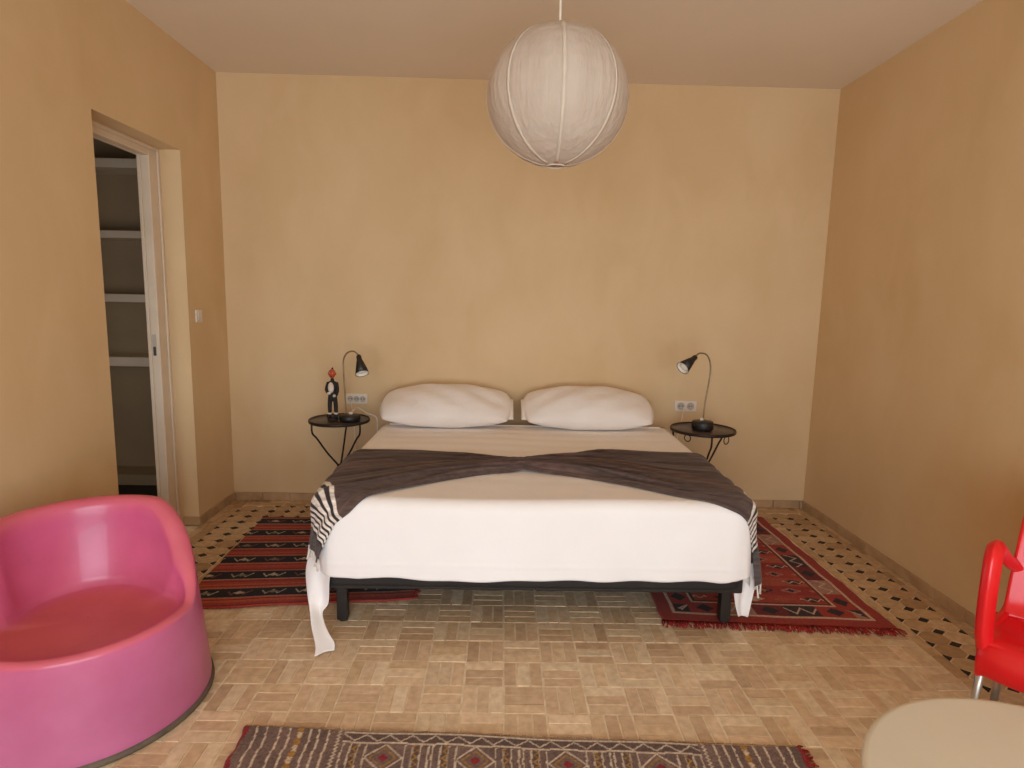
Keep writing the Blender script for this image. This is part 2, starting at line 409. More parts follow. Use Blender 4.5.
# ------------------------------------------------------------------ bed
BX0, BX1, BY0, BY1 = -.815, 1.15, 2.53, 4.285
ZT = .64
bed = empty('double_bed', ((BX0+BX1)/2, 3.4, 0), 'wide double bed on a low black frame against the plaster wall', 'bed')
RR, RC = .05, .055
IX0, IX1, IY0, IY1 = BX0+RR, BX1-RR, BY0+RR, BY1
def ztop(x, y):
    return ZT-.020+.026*sm(y, 2.6, 3.9)+.003*np.sin(x*5+y*2)+.0025*np.sin(y*9-x*3)
def wrap(x, y, off=0.):
    """lay plan point (x,y) over the mattress: beyond the edge it goes round and down"""
    x = np.asarray(x, float); y = np.asarray(y, float)
    cx, cyy = (IX0+IX1)/2, (IY0+6)/2; hx, hy = (IX1-IX0)/2, (6-IY0)/2
    px, py = x-cx, y-cyy
    qx, qy = np.abs(px)-(hx-RC), np.abs(py)-(hy-RC)
    mx_, my_ = np.maximum(qx, 0), np.maximum(qy, 0)
    L = np.hypot(mx_, my_); sd = L+np.minimum(np.maximum(qx, qy), 0)-RC
    nxv = np.where(L > 1e-9, mx_/np.maximum(L, 1e-9), (qx > qy)*1.)*np.sign(px); nyv = np.where(L > 1e-9, my_/np.maximum(L, 1e-9), (qx <= qy)*1.)*np.sign(py)
    d = np.maximum(sd, 0); bxp, byp = x-nxv*d, y-nyv*d
    ang = np.minimum(d/RR, PI/2); down = np.maximum(d-RR*PI/2, 0)
    R2 = RR+off
    X = bxp+nxv*(R2*np.sin(ang)); Y = byp+nyv*(R2*np.sin(ang)); Z = ztop(bxp, np.minimum(byp, 4.3))-RR+R2*np.cos(ang)-down
    return X, Y, Z, d, down, nxv, nyv
# frame
fr = MB(); FZ0, FZ1 = .186, .262
fr.box((-.79, 2.58, FZ0), (.165, 2.63, FZ1)); fr.box((.170, 2.58, FZ0), (1.125, 2.63, FZ1))
fr.box((-.79, 2.63, FZ0), (-.74, 4.26, FZ1)); fr.box((1.075, 2.63, FZ0), (1.125, 4.26, FZ1)); fr.box((-.74, 4.21, FZ0), (1.075, 4.26, FZ1))
fr.box((.14, 2.63, FZ0), (.195, 4.21, FZ1))
bevel(fr.build('bed_frame', M['bedblack'], bed, False), .008, 3)
ub = MB(); n = 40   # dark upholstered base under the mattress, rounded corners
def rrect(x0, y0, x1, y1, r, n=8):
    P = []
    for (cx, cyy, a0) in ((x1-r, y0+r, -PI/2), (x1-r, y1-r, 0), (x0+r, y1-r, PI/2), (x0+r, y0+r, PI)):
        for k in range(n+1):
            a = a0+PI/2*k/n; P.append((cx+r*math.cos(a), cyy+r*math.sin(a)))
    return P
def slab(P, z0, z1, r=.02, seg=4):
    """closed slab with rounded top and bottom edges from outline P"""
    c = np.mean(P, 0); P = np.array(P); N = len(P); vs = []; fs = []
    lv = [(1, z0)]
    for k in range(seg+1):
        a = PI/2*k/seg; lv.append((r*(1-math.sin(a)), z0+r*(1-math.cos(a))))
    lv = lv[1:]
    for k in range(seg+1):
        a = PI/2*k/seg; lv.append((r*(1-math.cos(a)), z1-r*(1-math.sin(a))))
    d = np.roll(P, -1, 0)-np.roll(P, 1, 0); nn = np.stack([d[:, 1], -d[:, 0]], 1); nn /= np.linalg.norm(nn, axis=1)[:, None]+1e-9
    for ins, zz in lv:
        for p, q in zip(P, nn): vs.append((p[0]-q[0]*ins, p[1]-q[1]*ins, zz))
    for i in range(len(lv)-1):
        for k in range(N): fs.append((i*N+k, i*N+(k+1) % N, (i+1)*N+(k+1) % N, (i+1)*N+k))
    fs.append(tuple(range(N-1, -1, -1))); fs.append(tuple((len(lv)-1)*N+k for k in range(N)))
    return vs, fs
v_, f_ = slab(rrect(-.80, 2.565, 1.13, 4.27, .07), .2, .30, .025); obj('slatted_base', v_, f_, M['bedblack'], bed)
v_, f_ = slab(rrect(BX0+.012, BY0+.015, BX1-.012, BY1, .1), .30, ZT-.034, .07, 6); obj('mattress', v_, f_, M['mattress'], bed)
for lx, ly in ((-.723, 2.65), (1.074, 2.655), (-.723, 4.18), (1.074, 4.18), (.167, 3.4)):
    z0_ = .012 if lx > 1 and ly < 3 else 0
    lg = MB().box((lx-.024, ly-.024, .008+z0_), (lx+.024, ly+.024, FZ0)); o = bevel(lg.build('leg', M['black'], bed, False), .004)
    MB().lathe([(0, 0), (.02, 0), (.022, .004), (.02, .009), (0, .009)], (lx, ly, z0_), 20).build('foot_cap', M['black'], o)

# sheet: top panel + skirt round three sides
SY1 = 4.0
def build_sheet():
    sx = np.linspace(BX0-.5, BX1+.5, 260)
    # unfolded grid in (perimeter, drop): skirt
    path = []
    hx0, hx1, hy0 = IX0, IX1, IY0
    for y in np.linspace(SY1, hy0+RC, 60): path.append((hx0, y, -1, 0))
    for k in range(1, 14):
        a = PI+PI/2*k/14; path.append((hx0+RC+RC*math.cos(a), hy0+RC+RC*math.sin(a), math.cos(a), math.sin(a)))
    for x in np.linspace(hx0+RC, hx1-RC, 110): path.append((x, hy0, 0, -1))
    for k in range(1, 14):
        a = -PI/2+PI/2*k/14; path.append((hx1-RC+RC*math.cos(a), hy0+RC+RC*math.sin(a), math.cos(a), math.sin(a)))
    for y in np.linspace(hy0+RC, SY1, 60): path.append((hx1, y, 1, 0))
    path = np.array(path); seg = np.hypot(*np.diff(path[:, :2], axis=0).T); arc = np.r_[0, np.cumsum(seg)]
    nv = 44; V = []
    for (x, y, nx_, ny_), s in zip(path, arc):
        front = -ny_
        hem = .225+.006*math.sin(s*7)+.004*math.sin(s*17+1)   # hem height
        if front > .5:
            hem = .266+.004*math.sin(x*9)+.003*math.sin(x*23)
            hem += .022*sm(np.array(x), .98, 1.10)-.0*0
        D_ = ZT-.02-hem-RR+RR*PI/2
        for j in range(nv):
            d = D_*j/(nv-1)
            X, Y, Z, dd, dn, a_, b_ = wrap(x+nx_*d, y+ny_*d, .004)
            t = dn/.35
            wv = (.006*math.sin(s*16+.6)+.005*math.sin(s*29+2)+.003*math.sin(s*53))*t**1.2
            if front > .9:
                wv = (.0035*math.sin(x*7+1)+.0025*math.sin(x*19)+.004*math.exp(-((x+.62)/.012)**2)+.004*math.exp(-((x-1.03)/.02)**2))*t-.004*t
                wv += .003*math.exp(-((float(Z)-.33)/.006)**2)      # woven hem line
            wv += .008*t*(t > 0)
            V.append((float(X)+nx_*wv, float(Y)+ny_*wv, float(Z)))
    nP = len(path); F = grid_faces(nP, nv)
    F = [q[::-1] for q in F]
    # top panel: rays from the spine to the path, linear in x for each matched left/right pair
    k0 = len(V); nt = 109
    top = []
    half = 60+13+1
    for i in range(half):
        a, b = path[i, :2], path[nP-1-i, :2]
        for j in range(nt+1):
            p = a+(b-a)*j/nt
            x_, y_ = p
            z = float(ztop(np.array(x_), np.array(y_)))+.004
            ins = min(x_-IX0, IX1-x_, y_-IY0)
            wr = .0022*math.sin(y_*46+1.2*math.sin(x_*4))*sm(np.array(y_), 2.7, 3.0)*(1-.0)*min(1, max(0, ins)/.15)
            V.append((x_, y_, z+float(wr)))
    for i in range(half-1):
        for j in range(nt):
            a = k0+i*(nt+1)+j; F.append((a, a+nt+1, a+nt+2, a+1))
    return V, F
V, F = build_sheet()
sheet = obj('bed_sheet', V, F, M['sheet'], None, True, origin=((BX0+BX1)/2, 3.3, .2)); solid(sheet, .003, 1)
me = sheet.data; bm = bmesh.new(); bm.from_mesh(me); bmesh.ops.remove_doubles(bm, verts=bm.verts, dist=.0008); bmesh.ops.recalc_face_normals(bm, faces=bm.faces); bm.to_mesh(me); bm.free()
tag(sheet, 'smooth white cotton sheet draped over the mattress with its corners trailing down', 'bed sheet')
# turned-down edge roll
pts = []
for x in np.linspace(IX0+.02, IX1-.02, 50):
    pts.append((x, SY1+.004*math.sin(x*6), float(ztop(np.array(x), np.array(SY1)))+.006))
MB().tube([(BX0+.0, SY1, ZT-.1), (BX0+.012, SY1, ZT-.035)]+pts+[(BX1-.012, SY1, ZT-.035), (BX1, SY1, ZT-.1)], .009, 10).build('turned_edge', M['sheet'], sheet)
def tail(name, rows, parent, depth=.03, nf=2.0):
    """hanging corner of cloth; rows = (left xyz, right xyz) from top to bottom"""
    rows = [(Vector(a), Vector(b)) for a, b in rows]
    A = spline([r[0] for r in rows], 8); B = spline([r[1] for r in rows], 8); nu = 22; V = []
    for i, (a, b) in enumerate(zip(A, B)):
        t = i/(len(A)-1)
        for j in range(nu):
            u = j/(nu-1); p = a.lerp(b, u)
            p = p+Vector((.15, -1, 0))*(depth*(.35+.65*math.sin(PI*t))*math.sin(u*PI*nf+t*1.5)*.5)
            V.append(p)
    o = obj(name, V, grid_faces(len(A), nu), M['sheet'], parent); solid(o, .003, 0); return subsurf(o, 1)
tail('sheet_corner', [((-.865, 2.63, .34), (-.745, 2.545, .30)), ((-.882, 2.62, .26), (-.755, 2.55, .232)), ((-.868, 2.59, .17), (-.765, 2.565, .13)), ((-.845, 2.55, .11), (-.79, 2.56, .085)),
                      ((-.815, 2.48, .06), (-.745, 2.475, .055)), ((-.775, 2.40, .022), (-.70, 2.42, .03)), ((-.765, 2.345, .006), (-.69, 2.385, .012))], sheet)
tail('sheet_corner', [((1.08, 2.59, .31), (1.19, 2.60, .33)), ((1.09, 2.61, .20), (1.20, 2.63, .22)), ((1.11, 2.63, .11), (1.19, 2.64, .12)), ((1.135, 2.64, .045), (1.185, 2.645, .04))], sheet)

# pillows
def pillow(cx, label, flip):
    W_, D_, T_ = .43, .225, .113; nu, nv = 64, 40
    tilt = math.radians(20); V = []
    lumps = [(rng.uniform(-1, 1), rng.uniform(-1, 1), rng.uniform(.15, .4), rng.uniform(-.005, .005)) for _ in range(16)]
    for side in (1, -1):
        for i in range(nu+1):
            u = -1+2*i/nu
            for j in range(nv+1):
                v = -1+2*j/nv
                e = (1-abs(u)**2.0)*(1-abs(v)**2.4); h = T_*max(e, 0)**.5
                x = u*W_*(1-.055*(1-abs(v)**2)*abs(u)**4*(-1))*(1-.05*v*v)
                y = v*D_*(1-.14*u*u)
                z = side*h*(1.05 if side > 0 else .9)
                for a, b, c, d in lumps: z += side*d*math.exp(-((u-a)**2+(v-b)**2)/c**2)*min(1, e*3)
                z += side*.004*math.sin(9*u*flip+7*v)*min(1, e*2)
                V.append((x*1.0, y*math.cos(tilt)-z*math.sin(tilt), y*math.sin(tilt)+z*math.cos(tilt)))
    V = np.array(V); N1 = (nu+1)*(nv+1)
    F = [q for q in grid_faces(nu+1, nv+1)]+[tuple(a+N1 for a in q[::-1]) for q in grid_faces(nu+1, nv+1)]
    # settle: flatten underside on the bed
    V += np.array([cx, 4.06, .775])
    zb = ZT+.016
    V[:, 2] = np.where(V[:, 2] < zb, zb+(V[:, 2]-zb)*.02, V[:, 2]); V[:, 1] = np.minimum(V[:, 1], YB-.012)
    o = obj('pillow', V, F, M['pillow'], None)
    bm = bmesh.new(); bm.from_mesh(o.data); bmesh.ops.remove_doubles(bm, verts=bm.verts, dist=.0006); bm.to_mesh(o.data); bm.free()
    o.data.polygons.foreach_set('use_smooth', [True]*len(o.data.polygons))
    tag(o, label, 'pillow', 'pillows at the head of the bed')
    # open flange of the pillowcase at the inner end
    s = 1 if flip > 0 else -1
    fvv = []; n1 = 24
    for i in range(7):
        for k in range(n1+1):
            a = -PI/2+PI*k/n1*1.0
            t = i/6
            r1, r2_ = .155*(1-.16*t), .05*(1-.35*t)
            yy = r1*math.sin(a*1.0)*.98; zz = -.01+r2_*math.cos(a)
            fvv.append((cx+s*(W_*.86+.085*t), min(4.06+yy*math.cos(tilt)-zz*math.sin(tilt), YB-.014), max(.775+yy*math.sin(tilt)+zz*math.cos(tilt)-.012*t, zb+.002)))
    fo = obj('case_flange', fvv, grid_faces(7, n1+1), M['pillow'], o); solid(fo, .004, 0)
    return o
pillow(-.372, 'plump white pillow on the left half of the bed head', 1)
pillow(.592, 'plump white pillow on the right half of the bed head', -1)

# ------------------------------------------------------------------ throw
def interp(P, n):
    S = spline([(a, b, 0) for a, b in P], 12); A = np.array([(p.x, p.y) for p in S])
    L = np.r_[0, np.cumsum(np.hypot(*np.diff(A, axis=0).T))]; t = np.linspace(0, L[-1], n)
    return np.stack([np.interp(t, L, A[:, 0]), np.interp(t, L, A[:, 1])], 1), L[-1]
def along(P):
    S_ = spline([(a, b, 0) for a, b in P], 12); A = np.array([(p.x, p.y) for p in S_])
    L = np.r_[0, np.cumsum(np.hypot(*np.diff(A, axis=0).T))]
    dirn = (A[-1]-A[-3])/np.linalg.norm(A[-1]-A[-3])
    def f(t):
        q = t*L[-1]; ov = np.maximum(q-L[-1], 0)
        return np.stack([np.interp(q, L, A[:, 0])+ov*dirn[0], np.interp(q, L, A[:, 1])+ov*dirn[1]], -1)
    return f, L[-1]
def half_throw(front, back, n, m, skew):
    fa, La = along(front); fb, Lb = along(back); Lm = (La+Lb)/2
    ii = np.arange(n)/(n-1); J = np.linspace(0, 1, m)
    T_ = ii[:, None]+(skew/Lm)*J[None, :]*sm(ii, .35, .85)[:, None]
    S = fa(T_)*(1-J)[None, :, None]+fb(T_)*J[None, :, None]
    return S, ii, J, Lm
NT, MT = 420, 110
KF, KB = (.115, 2.975), (.115, 3.045)
SL, iL, J, LL = half_throw([KF, (-.10, 2.90), (-.28, 2.80), (-.45, 2.67), (-.59, 2.555), (-.70, 2.46), (-.79, 2.39), (-.92, 2.335)],
                           [KB, (-.10, 3.17), (-.42, 3.30), (-.74, 3.31), (-.86, 3.30), (-.93, 3.29)], NT, MT, .38)
SR, iR, J, LR_ = half_throw([KF, (.34, 2.90), (.59, 2.78), (.82, 2.61), (.98, 2.545), (1.11, 2.50), (1.27, 2.455), (1.48, 2.44)],
                            [KB, (.33, 3.17), (.66, 3.33), (1.05, 3.34), (1.22, 3.33), (1.42, 3.32)], NT, MT, .12)
S = np.concatenate([SL[::-1], SR[1:]], 0); al = np.concatenate([-(iL[::-1])*LL, iR[1:]*LR_])   # signed length from the knot
AL, JJ = np.meshgrid(al, J, indexing='ij')
aa = np.abs(AL)
near = np.exp(-(aa/.28)**2); mid = np.exp(-(aa/.65)**2)
ph = .85*(1+np.tanh(AL/.10))
ampl = (.0100+.013*mid-.007*near)*(1-sm(aa, .95, 1.25)*.75)
JW = JJ+.025*np.sin(AL*7+JJ*3)
folds = np.sin(JW*2*PI*6.5+ph)*.6+np.sin(JW*2*PI*11.3+2*ph+AL*1.5)*.35+np.abs(np.sin(JW*PI*5+AL*2+ph))**3*.5
hump = (.012*near+.008*mid)*np.sqrt(np.clip(1-(2*JJ-1)**2, 0, 1))
tw = .004*np.exp(-(AL/.06)**2)*(.5+.5*np.sin(JJ*2*PI*3+AL*60))
off = .014+np.maximum(ampl*(folds+.75), 0)+hump+tw
off *= .35+.65*np.clip(np.minimum(JJ, 1-JJ)*14, 0, 1)
off = np.maximum(off, .010)
X, Y, Z, d_, dn_, nx_, ny_ = wrap(S[..., 0], S[..., 1], 0)
ang = np.minimum(d_/RR, PI/2)
flare = .035*sm(dn_, 0, .35)+.014*sm(dn_, 0, .3)*np.sin(JJ*40+AL*4)
X = X+nx_*(off*np.sin(ang)+flare); Y = Y+ny_*(off*np.sin(ang)+flare); Z = Z+off*np.cos(ang)
base = np.array(lin((106, 86, 78))); base2 = np.array(lin((70, 54, 51))); endc = np.array(lin((92, 82, 80))); wht = np.array(lin((246, 236, 226)))
streak = (.5+.5*np.sin(JJ*210+3*np.sin(AL*3)))[..., None]*.5+rng.random((1, MT, 1))*.5  # weave streaks; extra contrast paints in some shade between the folds
C = base*streak+base2*(1-streak)
redd = (sm(np.sin(AL*5.1+JJ*9), .5, 1))[..., None]*.25
C = C*(1-redd)+np.array(lin((122, 84, 72)))*redd
for sgn, a0, L_ in ((-1, .905, LL), (1, 1.075, LR_)):
    ab = aa
    msk = (np.sign(AL) == sgn) & (ab > a0) & (ab < a0+.19)
    st = ((ab-a0) % .027) < .0145
    C[msk & st] = wht; C[msk & ~st] = np.array(lin((52, 42, 44)))
    C[(np.sign(AL) == sgn) & (ab >= a0+.19)] = endc
V = np.stack([X, Y, Z], -1).reshape(-1, 3)
thr = obj('throw_blanket', V, grid_faces(*AL.shape), M['throw'], None, True, cols=C.reshape(-1, 3), origin=(.16, 3.0, .3)); solid(thr, .004, 1)
tag(thr, 'dark brown woven throw gathered in the middle of the bed, with white striped ends', 'blanket')
G = np.stack([X, Y, Z], -1)
for row in (0, -1):
    mb = MB()
    for q in range(2, MT-1, 4):
        p = Vector(G[row, q]); 
        e = p+Vector((rng.uniform(-.012, .012), rng.uniform(-.012, .012), -.045-rng.uniform(0, .012)))
        mb.tube([p, p.lerp(e, .5)+Vector((0, 0, .003)), e], [.0045, .004, .0055], 6)
    tag(mb.build('tassel_fringe', M['fringe_w'], thr), kind='stuff')

# ------------------------------------------------------------------ bedside tables
def side_table(cx, cyy, R, zt, rot, label, curl):
    t = empty('side_table', (cx, cyy, 0), label, 'table', 'small iron tables beside the bed')
    MB().lathe([(0, zt-.012), (R-.006, zt-.012), (R-.002, zt-.008), (R-.002, zt-.002), (R-.006, zt), (0, zt)], (cx, cyy, 0), 56).build('tabletop', M['tabletop'], t)
    rim = MB().lathe([(R-.004, -.014), (R+.004, -.014), (R+.006, -.004), (R+.004, .005), (R-.003, .005), (R-.004, -.014)], (cx, cyy, zt), 56); rim.build('rim', M['iron'], t)
    zc = .36
    for k in range(3):
        a = rot+2*PI*k/3; c, s = math.cos(a), math.sin(a)
        def P(r, z): return (cx+c*r, cyy+s*r, z)
        leg = MB().tube(spline([P(R-.012, zt-.012), P(R-.012, zt-.06), P(R-.02, zt-.088), P(R-.045, zt-.118), P(R*.45, zt-.218), P(.012, zc), P(-.008, zc-.03), P(-R*.30, zc-.13), P(-R*.75, .06), P(-R*.82, .006)], 6), .0062, 10)
        o = leg.build('leg', M['iron'], t)
    MB().lathe([(.012, -.018), (.022, -.012), (.022, .012), (.012, .018)], (cx, cyy, zc-.008), 20).build('collar', M['iron'], t)
    for (a, rad) in curl:
        px, py = cx+math.cos(a)*(R-.02), cyy+math.sin(a)*(R-.02)
        tx, ty = -math.sin(a), math.cos(a)
        pts = [(px+tx*rad*math.cos(q), py+ty*rad*math.cos(q), zt-.014-rad-rad*math.sin(q)) for q in np.linspace(0, 2*PI, 25)]
        MB().tube(pts, .0035, 8).build('ring', M['iron'], t)
    return t
side_table(-1.092, 4.0, .196, .68, math.radians(90), 'small round black iron side table left of the bed, holding a figurine', [(PI/2, .036)])
side_table(1.345, 3.895, .206, .68, math.radians(149), 'small round black iron side table right of the bed, holding only a lamp', [(math.radians(-56), .026), (math.radians(-138), .022)])

def lamp(bx_, by_, zt, path, tip, aim, rad, label, bh=.053):
    t = empty('desk_lamp', (bx_, by_, zt), label, 'lamp', 'black gooseneck bedside lamps')
    MB().lathe([(0, 0), (.066, 0), (.069, .004), (.069, bh-.007), (.064, bh-.001), (0, bh)], (bx_, by_, zt), 44).build('base', M['black'], t)
    o = MB().tube(spline(path, 8), .0052, 10).build('gooseneck', M['brass'], t)
    tip = Vector(tip); ax = (Vector(aim)-tip).normalized()
    L = .125
    sh = MB().lathe([(0, -.012), (.012, -.012), (.017, -.004), (.0175, .02), (.024, .04), (rad, L), (rad-.002, L), (.021, .042), (0, .03)], tip, 36, ax)
    sh.build('shade', M['black'], t)
    MB().lathe([(rad-.0035, L-.002), (.026, .055), (.0, .045)], tip, 36, ax).build('shade_lining', M['white_in'], t)
    MB().lathe([(0, .05), (.014, .05), (.016, .07), (.031, .092), (.033, .10), (.028, .112), (.014, .118), (0, .12)], tip, 28, ax).build('bulb', M['white_in'], t)
    bevel(MB().box((bx_-.012, by_-.01+.03, zt+bh-.001), (bx_+.012, by_+.012+.03, zt+bh+.013)).build('switch', M['white_pl'], t, False), .003)
    return t
lamp(-1.010, 3.955, .6855, [(-1.043, 3.985, .715), (-1.047, 3.985, .85), (-1.054, 3.985, 1.0), (-1.052, 3.98, 1.085), (-1.022, 3.96, 1.135), (-.975, 3.95, 1.147), (-.945, 3.94, 1.125)],
     (-.94, 3.935, 1.113), (-.905, 3.875, 1.01), .045, 'black gooseneck lamp pointing down on the left bedside table', .036)
lamp(1.333, 3.87, .6855, [(1.345, 3.90, .735), (1.35, 3.90, .85), (1.365, 3.90, .98), (1.372, 3.90, 1.07), (1.360, 3.89, 1.135), (1.325, 3.87, 1.18), (1.275, 3.85, 1.187), (1.247, 3.84, 1.166)],
     (1.242, 3.835, 1.16), (1.135, 3.77, 1.085), .045, 'black gooseneck lamp tilted toward the bed on the right bedside table')
# cables
def cable(pts, r, label):
    o = MB().tube(spline(pts, 8), r, 8).build('power_cable', M['cable'], None); tag(o, label, 'cable', 'white cables beside the bed')
cable([(-1.0, 3.99, .742), (-.99, 4.10, .742), (-.935, 4.13, .70), (-.875, 4.14, .67), (-.868, 4.15, .58), (-.88, 4.16, .40), (-.90, 4.17, .12), (-.93, 4.2, .004)], .0045, 'white cable looping from the left lamp over the table edge')
cable([(-1.08, 4.295, .76), (-1.075, 4.27, .72), (-1.06, 4.26, .62), (-1.05, 4.26, .3), (-1.05, 4.26, .005)], .003, 'thin white cable dropping from the left wall socket')
cable([(1.335, 4.295, .755), (1.32, 4.27, .70), (1.30, 4.25, .60), (1.26, 4.22, .45), (1.24, 4.2, .2), (1.24, 4.2, .005)], .0035, 'thin white cable dropping from the right wall socket')

# ------------------------------------------------------------------ figurine
fx, fy, fz = -1.118, 3.94, .6855
fg = empty('figurine', (fx, fy, fz), 'slim standing figurine in black suit with orange head on the left table', 'figurine')
def P(x, y, z): return (fx+x, fy+y, fz+z)
MB().lathe([(0, 0), (.034, 0), (.036, .003), (.036, .014), (.032, .017), (0, .017)], P(0, 0, 0), 28).build('stand', M['cloth_black'], fg)
def skinned(name, verts, edges, radii, m, parent):
    o0 = root_loc(parent); me = bpy.data.meshes.new(name); me.from_pydata([Vector(v)-o0 for v in verts], edges, []); me.materials.append(m)
    o = bpy.data.objects.new(name, me); COL.objects.link(o); o.parent = parent
    md = o.modifiers.new('skin', 'SKIN'); md.use_smooth_shade = True
    for v, r in zip(me.skin_vertices[0].data, radii): v.radius = (r, r)
    me.skin_vertices[0].data[0].use_root = True
    subsurf(o, 2); return o
skinned('body', [P(0, 0, .15), P(0, 0, .19), P(0, 0, .235), P(0, 0, .262), P(0, 0, .285),
                 P(-.018, 0, .145), P(-.019, -.004, .09), P(-.02, 0, .045), P(.018, 0, .145), P(.02, .002, .09), P(.022, 0, .045),
                 P(-.030, 0, .247), P(-.038, -.008, .205), P(-.022, -.032, .188), P(.030, 0, .247), P(.036, -.008, .20), P(.03, -.026, .165)],
        [(0, 1), (1, 2), (2, 3), (3, 4), (0, 5), (5, 6), (6, 7), (0, 8), (8, 9), (9, 10), (2, 11), (11, 12), (12, 13), (2, 14), (14, 15), (15, 16)],
        [.026, .024, .03, .013, .010, .017, .0145, .0125, .017, .0145, .0125, .014, .012, .009, .014, .012, .009], M['cloth_black'], fg)
# shirt front, instrument, hands, head
def blob(name, c, r, m, parent, n=20, fn=None):
    V = []; 
    for i in range(n+1):
        a = -PI/2+PI*i/n
        for k in range(n*2):
            b = 2*PI*k/(n*2); v = np.array([math.cos(a)*math.cos(b), math.cos(a)*math.sin(b), math.sin(a)])
            if fn: v = fn(v)
            V.append((c[0]+v[0]*r[0], c[1]+v[1]*r[1], c[2]+v[2]*r[2]))
    N = n*2; F = [(i*N+k, i*N+(k+1) % N, (i+1)*N+(k+1) % N, (i+1)*N+k) for i in range(n) for k in range(N)]
    return obj(name, V, F, m, parent)
blob('shirt_front', P(-.004, -.022, .222), (.019, .012, .036), M['figure_white'], fg)
blob('hand', P(-.013, -.036, .187), (.012, .009, .009), M['figure_white'], fg)
blob('hand', P(.02, -.032, .17), (.010, .009, .010), M['figure_white'], fg)
def headf(v):
    v = v.copy()
    if v[1] < 0:
        v[1] *= 1+.22*math.exp(-((v[2]+.05)/.16)**2-(v[0]/.18)**2)     # nose
        v[1] *= 1-.10*math.exp(-((v[2]-.18)/.12)**2-((abs(v[0])-.38)/.16)**2)  # eye sockets
    v[0] *= 1-.22*max(0, -v[2])**1.5
    return v
hd = blob('head', P(0, -.003, .313), (.0235, .026, .031), M['terracotta'], fg, 26, headf)
for s in (-1, 1):
    blob('ear', P(s*.0235, 0, .311), (.004, .006, .009), M['terracotta'], hd, 8)
    blob('eye', P(s*.0088, -.0245, .318), (.003, .002, .0025), M['figure_white'], hd, 8)
    blob('sock', P(s*.021, 0, .047), (.0145, .0145, .009), M['figure_white'], fg, 12)
    blob('shoe', P(s*.022, -.012, .029), (.0145, .030, .0125), M['cloth_black'], fg, 14)
blob('mouth', P(0, -.0265, .298), (.007, .002, .002), M['cloth_black'], hd, 8)
blob('cap_tip', P(.002, 0, .344), (.007, .007, .010), M['cloth_black'], fg, 10)

# ------------------------------------------------------------------ rugs
def rug(name, corners, size, colf, label, cell=.004, wob=.004, z0=.002, th=.009, edge=.004):
    """corners: front-left, front-right, back-right, back-left on the floor"""
    Wm, Dm = size; nu, nv = int(Wm/cell)+1, int(Dm/cell)+1
    u, v = np.meshgrid(np.linspace(0, 1, nu), np.linspace(0, 1, nv), indexing='ij')
    c = np.array(corners, float)
    uu = u[..., None]; vv = v[..., None]
    p = c[0]*(1-uu)*(1-vv)+c[1]*uu*(1-vv)+c[2]*uu*vv+c[3]*(1-uu)*vv
    x = p[..., 0]+edge*np.sin(v*27)*(np.abs(u-.5)*2)**4*np.sign(u-.5)+edge*.5*np.sin(v*61+1)*(np.abs(u-.5)*2)**4; y = p[..., 1]+edge*np.sin(u*19+.5)*(np.abs(v-.5)*2)**4
    z = z0+th+wob*.5*(1+np.sin(x*7+y*3)*np.sin(y*5+1))*.5+.0004*np.sin(v*Dm*900)
    e = np.minimum(np.minimum(u*Wm, (1-u)*Wm), np.minimum(v*Dm, (1-v)*Dm)); z = z-(th*.8)*(1-np.clip(e/.008, 0, 1))**2
    C = colf(u*Wm, v*Dm, Wm, Dm)
    # floor-side skirt so that the rug has thickness
    V = np.stack([x, y, z], -1).reshape(-1, 3)
    o = obj(name, V, [q[::-1] if False else q for q in grid_faces(nu, nv)], M['rug'], None, True, cols=C.reshape(-1, 3)); solid(o, .005, -1)
    tag(o, label, 'rug'); return o, p
def fringe(parent, a, b, out, n, L, m, name='fringe', r=.0022):
    mb = MB(); a, b, out = Vector((*a, 0)), Vector((*b, 0)), Vector(out).normalized(); t = (b-a).normalized()
    for i in range(n):
        p = a.lerp(b, (i+rng.random()*.8)/n); l = L*rng.uniform(.6, 1.15)
        q = p+out*l+t*rng.uniform(-.5, .5)*l; mid_ = p.lerp(q, .5)+t*rng.uniform(-.2, .2)*l
        mb.tube([(p.x, p.y, .009), (mid_.x, mid_.y, .008), (q.x, q.y, .004)], [r*1.3, r*1.1, r*.8], 5)
    return tag(mb.build(name, m, parent), kind='stuff')
L3 = lambda c: np.array(lin(c))
def nz(shape, s=.12): return 1+rng.uniform(-s, s, shape)[..., None]
def zig(x, p): return np.abs(((x/p) % 1)-.5)*2      # 0..1 triangle wave
